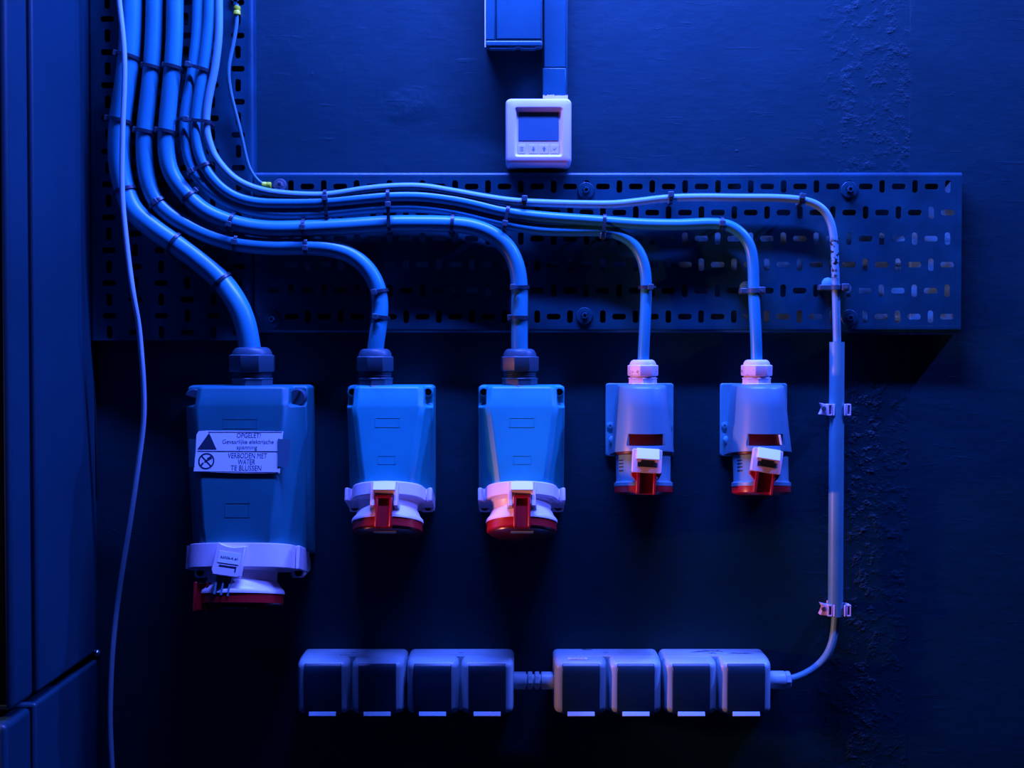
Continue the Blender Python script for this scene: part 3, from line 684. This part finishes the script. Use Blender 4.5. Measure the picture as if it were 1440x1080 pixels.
# small sockets ---------------------------------------------------------------
def small_socket(ox, label, px0, px1, tw=0.0, white_streak=False, cable_px=0):
    o = wallpt((px0+px1)/2, 539, 0.004); T = thing('socket_outlet', o, label, 'power socket')
    hw = (px1-px0)/2*S
    MB().rings([rrect(hw, .0465, .003, y, 0, -.0465) for y in (-.0005, -.0035)]+[rrect(hw-.001, .0455, .003, -.0045, 0, -.0465)]).obj('back_plate', 'greyplate', T, angle=30)
    for sg, zz in ((-1, -.054), (1, -.054)):
        MB().lathe([(.0042, 0), (.004, .002), (.0015, .0024), (.0012, .0012)], (sg*(hw-.0055), -.004, zz), (0, -1, 0), 20).obj('screw', 'greyplate', T)
    yc = .043; t = radians(8); tt = tan(t)
    def sec(z, w_, d, shear=0.0, c=yc, n=18):
        pts = [(-w_, .004)]+[(-w_*cos(pi*k/n), c+(d-c)*sin(pi*k/n)) for k in range(n+1)]+[(w_, .004)]
        return [Vector((x, -y, z+(y-yc)*shear)) for x, y in pts]
    zb_ = -.086
    rs = [sec(-.001, .0255, .066), sec(-.003, .0285, .0705), sec(-.006, .0295, .073), sec(-.030, .0320, .0765, tt*.3), sec(-.060, .0350, .0805, tt*.7), sec(zb_+.003, .0378, .083, tt), sec(zb_+.0005, .0378, .083, tt), sec(zb_, .0360, .081, tt)]
    hs = MB().rings(rs).obj('housing', 'greysmall', T, angle=30)
    c_ = MB().box(-.0235, .0235, -.12, -.073, -.0745, -.0600); cut(hs, c_)
    MB().rings([sec(-.078, .0330, .0745, tt*.7), sec(-.056, .0330, .0745, tt*.7)]).obj('window_panel', 'red' if not white_streak else 'red', T) if False else None
    wm = MB()
    vsW = [Vector((.0228*x, -(.0722+.0040*(1-x*x)), z)) for z in (-.0742, -.0603) for x in [k/8-1 for k in range(17)]]
    wm.add(vsW, [(i, i+1, 18+i, 17+i) for i in range(16)]); wm.obj('window', 'reddark', T)
    if white_streak:
        MB().box(.0160, .0180, -.0785, -.074, -.0735, -.0610, lambda x, y, z: Vector((x-(z+.067)*.18, y, z))).obj('window_streak', 'label', T, bevel=.0004)  # thin white streak standing in the window
    # slotted side screw in its notch
    MB().lathe([(.0052, 0), (.005, .012), (.002, .013)], (-.0345, -.006, -.072), (0, -1, .0), 20).obj('cover_screw', 'greyplate', T)
    MB().box(0, .012, .012, .030, -.003, .003, lambda u, v, w_: Vector((-.0330+u*.8, -v, -.071+u*.5+w_))).obj('screw_channel', 'black', T, bevel=.002)
    # barrel
    A0 = Vector((0, -yc+.000, zb_+.002)); ax = Vector((0, -sin(t), -cos(t))); pv = Vector((0, -cos(t), sin(t)))
    A = lambda x, s, r: A0+ax*s+pv*r+Vector((x, 0, 0))
    MB().lathe([(.0365, 0), (.0365, .004), (.0350, .005)], A0, ax, 64).obj('seal', 'reddark', T)
    ba = MB().lathe([(.0335, .004), (.0338, .006), (.0335, .036), (.0340, .0375), (.0362, .039), (.0362, .0430)], A0, ax, 64).obj('barrel', 'greysmall', T, angle=30)
    # lettering plate on the barrel's left
    e = MB()
    for (za, zc) in ((.011, .0125), (.0235, .0250), (.015, .0165), (.019, .0205)):
        n = 6
        ang = [radians(52+16*k/n) for k in range(n+1)]
        e.add([A(-sin(a)*.0339, za, cos(a)*.0339) for a in ang]+[A(-sin(a)*.0339, zc, cos(a)*.0339) for a in ang], [(i, i+1, n+2+i, n+1+i) for i in range(n)])
    e.obj('rating_marks', 'black', ba)
    MB().lathe([(.0358, .0428), (.0360, .0440), (.0360, .0505), (.0340, .0520), (.028, .0525)], A0, ax, 64).obj('locking_ring', 'red', T, angle=30)
    MB().lathe([(.033, .0520), (.030, .0540), (.0001, .0550)], A0, ax, 64).obj('lid', 'reddark', T, angle=30)
    # latch and clip
    q = .0350; rr_ = tw
    f = lambda u, v, w_: A(.0005+u*cos(rr_)-v*sin(rr_), .002+v*cos(rr_)+u*sin(rr_), w_)
    la = MB(); x1 = .0178
    la.prism([(-x1, -.001), (-x1+.001, -.002), (x1-.001, -.002), (x1, -.001), (x1, .0250), (x1-.001, .0265), (-x1+.001, .0265), (-x1, .025)], q, q+.010, f)
    lt = la.obj('latch', 'white', T, bevel=.0008)
    MB().prism([(-.0030, q+.009), (-.0030, q+.0102), (.0100, q+.0165), (.0100, q+.009)], -.0130, .0140, lambda u, v, w_: f(w_, u, v)).obj('label', 'label', lt, bevel=.0003)
    MB().prism([(-.0075, .0110), (.0080, .0110), (.0080, .0135), (.0115, .0140), (.0115, .0195), (-.0115, .0195), (-.0115, .014), (-.0075, .0135)], q+.009, q+.0104, f).obj('slot', 'ink', lt)
    cl = MB(); fr = lambda u, v, w_: f(u, v, w_)
    cl.box(-.0090, .0105, .026, .0520, q-.004, q+.0035, fr)
    for a_, b_ in ((-.0115, -.0075), (.0085, .0120)): cl.box(a_, b_, .026, .0520, q-.003, q+.0095, fr)
    for a_, b_ in ((-.0180, -.0110), (.0115, .0175)): cl.prism([(a_, .0265), (b_, .0265), (b_ if a_ < 0 else a_, .037), (a_ if a_ < 0 else b_, .030)], q-.002, q+.005, fr)
    cl.obj('hinge_clip', 'red', T, bevel=.0007)
    gx = P(cable_px, 520, .042).x-o.x
    gland(T, gx, -.042, -.001, .0178, (.0088, .0110, .0248, .0310), CW[4], 'tubew', 'tubew')
    return T
small_socket(0, 'small grey socket on a light back plate with a white latch, fourth from the left', 852, 947, .06, False, 904)
small_socket(0, 'small grey socket with a white streak in its window, rightmost of the five', 1013, 1107, .16, True, 1064)

# ------------------------------------------------------------------ thermostat
dF = .043; o = wallpt(757.5, 184, dF); T = thing('thermostat', o, 'white square thermostat with a blue screen, on the wall above the tray', 'thermostat')
k = S*(1-dF/D); H = 46.3*k
q = lambda px: (px-757.5)*k
cz = (184-182.8)*k
zz = lambda py: (184-py)*k
rs = [rrect(H-.002, H-.002, .004, -.0005, 0, 0), rrect(H, H-.000, .006, -.004), rrect(H, H, .006, -.0350), rrect(H-.0006, H-.0006, .006, -.039), rrect(H-.002, H-.002, .006, -.0418), rrect(H-.0045, H-.0045, .005, -.043)]
ch_ = (zz(150.5)+zz(220))/2; hh = (zz(150.5)-zz(220))/2
rs += [rrect(34*k, hh, .004, -.043, 0, ch_), rrect(32*k, hh-1.8*k, .003, -.0418, 0, ch_)]
rs += [rrect(30.2*k, (zz(157)-zz(216.5))/2, .002, -.0385, 0, (zz(157)+zz(216.5))/2)]
MB().rings(rs).obj('housing', 'white', T, angle=25)
MB().rings([rrect(28.2*k, 19.8*k, .0012, y, 0, zz(176.8)) for y in (-.0380, -.0390)]).obj('screen', 'screen', T, angle=30)
for i, (a_, b_) in enumerate(((728.6, 739), (744, 756.5), (759, 771.5), (774.5, 786.3))):
    ca, hb = (q(a_)+q(b_))/2, (q(b_)-q(a_))/2; zc = zz(208.6)
    outr = [(ca-hb, zc-5.9*k), (ca+hb, zc-5.9*k), (ca+hb, zc+5.9*k), (ca-hb, zc+5.9*k)]
    bt = MB().box(ca-hb, ca+hb, -.0390, -.0383, zc-5.9*k, zc+5.9*k).obj('button', 'white', T, bevel=.0003)
    ic = MB(); yy = -.03915; F_ = lambda u, v, w_=0, ca=ca, zc=zc: Vector((ca+u, yy, zc+v))
    if i == 0:
        for v in (-.002, 0, .002): flat(ic, [(-.002, v-.0003), (.002, v-.0003), (.002, v+.0003), (-.002, v+.0003)], F_)
    elif i in (1, 2):
        s_ = -1 if i == 1 else 1
        flat(ic, [(-.0024, 0), (.0024, 0), (0, .0032*s_)], F_); flat(ic, [(-.0010, -.0028*s_), (.0010, -.0028*s_), (.0010, 0), (-.0010, 0)], F_)
    else:
        flat(ic, [(-.0022, .0002), (-.0008, -.0018), (-.0004, -.0010), (-.0018, .0008)], F_); flat(ic, [(-.0008, -.0018), (.0024, .0020), (.0020, .0024), (-.0010, -.0010)], F_)
    ic.obj('symbol', 'print', bt)

# ------------------------------------------------------------------ box and trunking above the thermostat
o = wallpt(722, 20, 0); T = thing('junction_box', o, 'blue painted box with a ribbed lower edge at the top of the wall', 'box')
dB = .044; zb = Z(68, 0.008)-o.z; zf_ = Z(55.5, dB)-o.z; xl = X(682.5, .030)-o.x; xr_ = X(762.3, .02)-o.x
ztp = .14
zl = Z(66.5, .041)-o.z
prof = [(0.0005, zb), (.034, zl+.0015), (.0375, zl+.003), (.0375, ztp), (.0005, ztp)]
MB().prism(prof, xl, xr_, lambda u, v, w_: Vector((w_, -u, v))).obj('housing', 'boxp', T, bevel=.0022, seg=3)
MB().box(xl, xr_, -.0415, -.030, zl, zf_).obj('lower_rail', 'boxp', T, bevel=.0026, seg=3)
MB().box(xl, xl+.0125, -.0405, -.030, zf_+.0003, ztp).obj('side_rail', 'boxp', T, bevel=.0012)
MB().box(xl+.0130, xr_-.0005, -.0395, -.030, zf_+.0006, ztp-.001).obj('cover', 'boxp', T, bevel=.0022, seg=3)
rb_ = MB(); nT = 30
for i in range(nT):
    x0 = xl+.006+(xr_-xl-.014)*i/nT; 
    if .56 < i/nT < .66: continue
    rb_.box(x0, x0+.0012, -.0405, -.030, zl-.0018, zl+.0010)
rb_.obj('vent_ribs', 'boxp', T)
ce = [(.0405, ztp-.01)]+[(.0405-.0012-random.random()*.0022, ztp-.01-(ztp-.01-zl)*i/30) for i in range(31)]+[(.0405, zl)]
MB().prism(ce, xl-.0004, xl+.0009, lambda u, v, w_: Vector((w_, -u-.001, v))).obj('chipped_edge', 'white', T)
o = wallpt(781, 100, 0); T = thing('cable_trunking', o, 'flat blue painted trunking running down the wall into the thermostat', 'trunking')
a_, b_ = X(764.5, .016)-o.x, X(798, .016)-o.x; z1 = .21; z0 = Z(136, .016)-o.z
MB().box(a_, b_, -.012, -.0005, z0, z1).obj('base', 'boxp', T, bevel=.0008)
MB().box(a_, b_-.0022, -.016, -.012, Z(95, .016)-o.z, z1).obj('lid', 'boxp', T, bevel=.0012)
MB().box(a_-.0015, b_-.0022, -.0165, -.012, z0, Z(95.5, .016)-o.z).obj('lid_piece', 'boxp', T, bevel=.0012)
zt_ = Z(140, .02)-o.z; ed = [(a_-.001, zt_)]
n = 26
for i in range(n+1): ed.append((a_-.001+(b_-a_+.001)*i/n, z0+.0002+random.uniform(0, .0026)*(1 if i < 12 or i > 22 else .3)))
ed.append((b_, zt_)); MB().prism(ed, -.020, -.0005, lambda u, v, w_: Vector((u, w_, v))).obj('torn_end', 'white', T)

# ------------------------------------------------------------------ conduit with clips
o = wallpt(1178, 670, .028); zc1, zc0 = Z(481, .028), Z(866, .028)
T = tag(MB().lathe([(.0092, 0), (.0092, zc1-zc0), (.0080, zc1-zc0), (.0080, 0.0)], (X(1177.5, .028), -.028, zc0), (0, 0, 1), 40, False, False).obj('conduit', 'conduit', loc=Vector((X(1177.5, .028), -.028, zc0))), 'straight grey plastic conduit standing upright on the right', 'conduit')
for py, lb in ((576, 'white clip around the upper half of the conduit'), (857, 'white clip around the bottom end of the conduit')):
    o = P(1178, py, .028); T = thing('conduit_clip', o, lb, 'clip', 'white clips holding the conduit'); h = .0072
    # U-shaped cradle open to the room: base to the wall, two curved jaws with rims
    m_ = MB()
    R1, R0 = .0113, .0096
    an = [radians(30+300*k/30-270+75-0) for k in range(31)]
    an = [radians(55+ -290*k/30) for k in range(31)]      # from +55 deg round the back to -235
    outer = [(R1*cos(a), R1*sin(a)) for a in an]; inner = [(R0*cos(a), R0*sin(a)) for a in an[::-1]]
    m_.prism(outer+inner, -h, h, lambda u, v, w_: Vector((u, -v, w_)))
    m_.obj('cradle', 'white', T, bevel=.0004)
    b_ = MB().box(-.007, .007, .0105, .0276, -h*.8, h*.8); b_.obj('foot', 'white', T, bevel=.001)
    for sg in (-1, 1):
        x0, x1 = sorted((sg*.0090, sg*.0138)); j = MB()
        j.box(x0, x1, -.0085, .004, h-.0016, h).box(x0, x1, -.0085, .004, -h, -h+.0016)
        j.box(sg*.0138-.0006, sg*.0138+.0006, -.0085, .004, -h, h); j.box(min(sg*.009, sg*.0098), max(sg*.009, sg*.0098), -.0085, .004, -h, h)
        j.obj('jaw', 'white', T, bevel=.0003)
    s = MB().prism([(-.0138, .0065), (-.0225, .0085), (-.0195, .003), (-.0215, -.002), (-.0235, -.0062), (-.0138, -.0072)], -.004, .006, lambda u, v, w_: Vector((u, w_, v)))
    s.obj('side_tab', 'white', T, bevel=.0008)
    MB().lathe([(.0032, 0), (.003, .0015), (.0012, .0018)], (-.0185, -.004, .0015), (0, -1, 0), 14).obj('screw', 'zinc', T)

# ------------------------------------------------------------------ double outlets near the bottom
def double_outlet(pl, pr, label, marks=False):
    """pl, pr: pixel columns of the unit's front edges"""
    dF = .058; k = S*(1-dF/D); cx = (pl+pr)/2; hw = (pr-pl)/2*k-.0004
    o = wallpt(cx, 968, dF); T = thing('double_outlet', o, label, 'power outlet', 'grey double outlets in a row near the floor end of the wall')
    zt_, zb_ = Z(930, dF)-o.z, Z(1006, dF)-o.z; hz = (zt_-zb_)/2; cz = (zt_+zb_)/2
    MB().rings([rrect(hw, hz+.0006, .007, y, 0, cz) for y in (-.0005, -.034)]+[rrect(hw-.0004, hz, .007, -.0345, 0, cz)]).obj('back_box', 'outlet', T, angle=30)
    # recessed middle name plate on top
    e = MB().box(-.0165, .0165, -.031, -.010, cz+hz+.0004, cz+hz+.0012).obj('name_plate', 'outlet', T, bevel=.0002)
    MB().add([(-.004, -.020, cz+hz+.0013), (.004, -.020, cz+hz+.0013), (.001, -.023, cz+hz+.0013), (-.002, -.023, cz+hz+.0013)], [(0,1,2,3)]).obj('emblem', 'print', e)
    for sg in (-1, 1):
        w2 = hw/2-.0012; c = sg*(hw/2+.0002)
        fr = MB().rings([rrect(w2-.0005, hz, .006, -.034, c, cz), rrect(w2, hz, .007, -.036, c, cz), rrect(w2, hz, .007, -.046, c, cz), rrect(w2-.0008, hz-.001, .007, -.051, c, cz), rrect(w2-.0027, hz-.003, .006, -.0548, c, cz), rrect(w2-.0055, hz-.005, .005, -.0568, c, cz), rrect(w2-.0085, hz-.006, .004, -.0572, c, cz)])
        f_ = fr.obj('socket_frame', 'outlet', T, angle=50)
        lw = 25.5*k*1.04
        a = [(.0450, cz+hz-.0016), (.0510, cz+hz-.0020), (.0560, cz+hz-.0038), (.0585, cz+hz-.0065), (.0600, cz+hz-.0100), (.0606, cz+hz-.0150), (.0600, cz-hz+.0050), (.0575, cz-hz+.0010), (.0450, cz-hz+.0006)]
        fl = MB().prism(a, c-lw, c+lw, lambda u, v, w_: Vector((w_, -u, v))).obj('flap', 'smoke', T, bevel=.0008, angle=50)
        MB().prism([(.0570, cz-hz+.0052), (.0606, cz-hz+.0052), (.0632, cz-hz+.0010), (.0627, cz-hz-.0002), (.0570, cz-hz-.0002)], c-lw*.72, c+lw*.72, lambda u, v, w_: Vector((w_, -u, v))).obj('finger_lip', 'outlet', fl, bevel=.0003)
    return T, cz, hz, hw, o
double_outlet(415, 569.5, 'bluish double outlet with dark flaps, leftmost of the four in the row')
double_outlet(569.5, 724, 'bluish double outlet with dark flaps, joined to the coupling on its right')
T3, cz3, hz3, hw3, o3 = double_outlet(778, 933, 'paler double outlet with a small paper label on top, right of the coupling')
T4, cz4, hz4, hw4, o4 = double_outlet(933, 1088, 'paler double outlet with dark scuffs on top, rightmost of the four')
MB().box(-hw3+.018, -hw3+.042, -.0500, -.0412, cz3+hz3+.0001, cz3+hz3+.0004).obj('label', 'label', T3)
tx = MB(); put_text(tx, 'A3036-B 2A', -hw3+.0205, -hw3+.0395, .0440, .0470, lambda u, v, w_: Vector((u, -.091+v, cz3+hz3+.0006)), .012); tx.obj('lettering', 'ink', T3)
sc = MB()
def scuff(sc, x0, y0, x1, y1, wd, z):
    n = 7; L_ = []; R_ = []
    for i in range(n+1):
        t = i/n; x = x0+(x1-x0)*t; y = y0+(y1-y0)*t+random.uniform(-.0015, .0015); w_ = wd*(.4+random.random()*.8)*(1-abs(2*t-1)**3+.1)
        L_.append((x, y-w_, z)); R_.append((x, y+w_, z))
    sc.add(L_+R_, [(i, i+1, n+2+i, n+1+i) for i in range(n)])
z_ = cz4+hz4+.0014
for a in ((-.030, -.020, .000, -.012, .0012), (-.012, -.010, .010, -.014, .0016), (-.008, -.022, .004, -.026, .0014), (.018, -.022, .048, -.026, .0013), (.040, -.012, .050, -.026, .0008), (-.020, -.010, -.008, -.024, .0010), (.004, -.008, .014, -.020, .0012)): scuff(sc, *a, z_)
sc.obj('paint_scuffs', 'ink', T4)
sc = MB(); scuff(sc, -.030, -.006, -.016, -.006, .0014, cz3+hz3+.0014); sc.obj('paint_scuffs', 'ink', T3)
# coupling between the pairs and gland at the right end
dc = .030; o = P(751, 957, dc); T = thing('pipe_coupling', o, 'short grey threaded coupling joining the two pairs of outlets', 'coupling')
xa_, xb_ = (wallpt(569.5+154.5/2, 957, .058).x+(154.5/2)*S*.96)-o.x-.0012, (wallpt(855.5, 957, .058).x-77.5*S*.96)-o.x+.0012
m = (xa_+xb_)/2; R1 = .0110
MB().lathe([(R1, xa_), (R1, m-.010), (R1*.95, m-.0095)], (0,0,0), (1,0,0), 32).obj('left_sleeve', 'outlet', T, angle=40)
MB().lathe([(R1*.95, m+.0095), (R1, m+.010), (R1, xb_)], (0,0,0), (1,0,0), 32).obj('right_sleeve', 'outlet', T, angle=40)
MB().lathe([(R1*.72, m-.012), (R1*.72, m+.012)], (0,0,0), (1,0,0), 24).obj('thread', 'outlet', T)
for u in (m-.0075, m+.0012): MB().lathe([(R1*.98, u), (R1*1.05, u+.0008), (R1*1.05, u+.0052), (R1*.98, u+.006)], (0,0,0), (1,0,0), 8).obj('nut', 'outlet', T, bevel=.0004, angle=28)
gr = o4.x+hw4; q_ = P(1100, 956, .030); lx = q_-o4
x0 = hw4-.001; x1 = P(1103.5, 956, .030).x-o4.x
gg = MB().lathe([(.0112, x0), (.0112, x1-.0012), (.0105, x1)], (0, lx.y, lx.z), (1, 0, 0), 32).obj('cable_gland', 'outlet', T4, angle=40)
MB().lathe([(.0108, x1+.0004), (.0112, x1+.001), (.0112, x1+.0052), (.0095, x1+.0068), (.0055, x1+.0074)], (0, lx.y, lx.z), (1, 0, 0), 8).obj('cap_nut', 'outlet', gg, bevel=.0004, angle=28)

# ------------------------------------------------------------------ lights
def area(name, loc, target, sx_, sy_, power, col, spread=180, roll=None):
    ld = bpy.data.lights.new(name, 'AREA'); ld.shape = 'RECTANGLE'; ld.size = sx_; ld.size_y = sy_; ld.energy = power; ld.color = col; ld.spread = radians(spread)
    o = bpy.data.objects.new(name, ld); COL.objects.link(o); o.location = loc
    o.rotation_euler = (Vector(target)-Vector(loc)).to_track_quat('-Z', 'Y').to_euler(); return o
area('blue_led_bar', (X(800), -0.25, Z(0)+0.50), (X(820), 0, Z(200)), 0.80, 0.030, 56, (0.065, 0.122, 1.0), 150)
area('blue_led_spot', (1.50, -0.22, Z(0)+0.80), (0.45, 0, Z(420)), 0.10, 0.04, 9, (0.065, 0.122, 1.0), 70)
area('warm_lamp', (-1.00, -0.410, Z(720)), (0.3, -0.05, Z(650)), 0.05, 0.08, 2.7, (1.0, 0.32, 0.20), 90)
wd = bpy.data.worlds.new('dark_room'); scene.world = wd; wd.use_nodes = True
wd.node_tree.nodes['Background'].inputs[0].default_value = (0.02, 0.08, 1.0, 1); wd.node_tree.nodes['Background'].inputs[1].default_value = 0.02
scene.view_settings.view_transform = 'Standard'; scene.view_settings.look = 'None'; scene.view_settings.gamma = 1; scene.view_settings.exposure = 0
scene.view_settings.use_curve_mapping = False
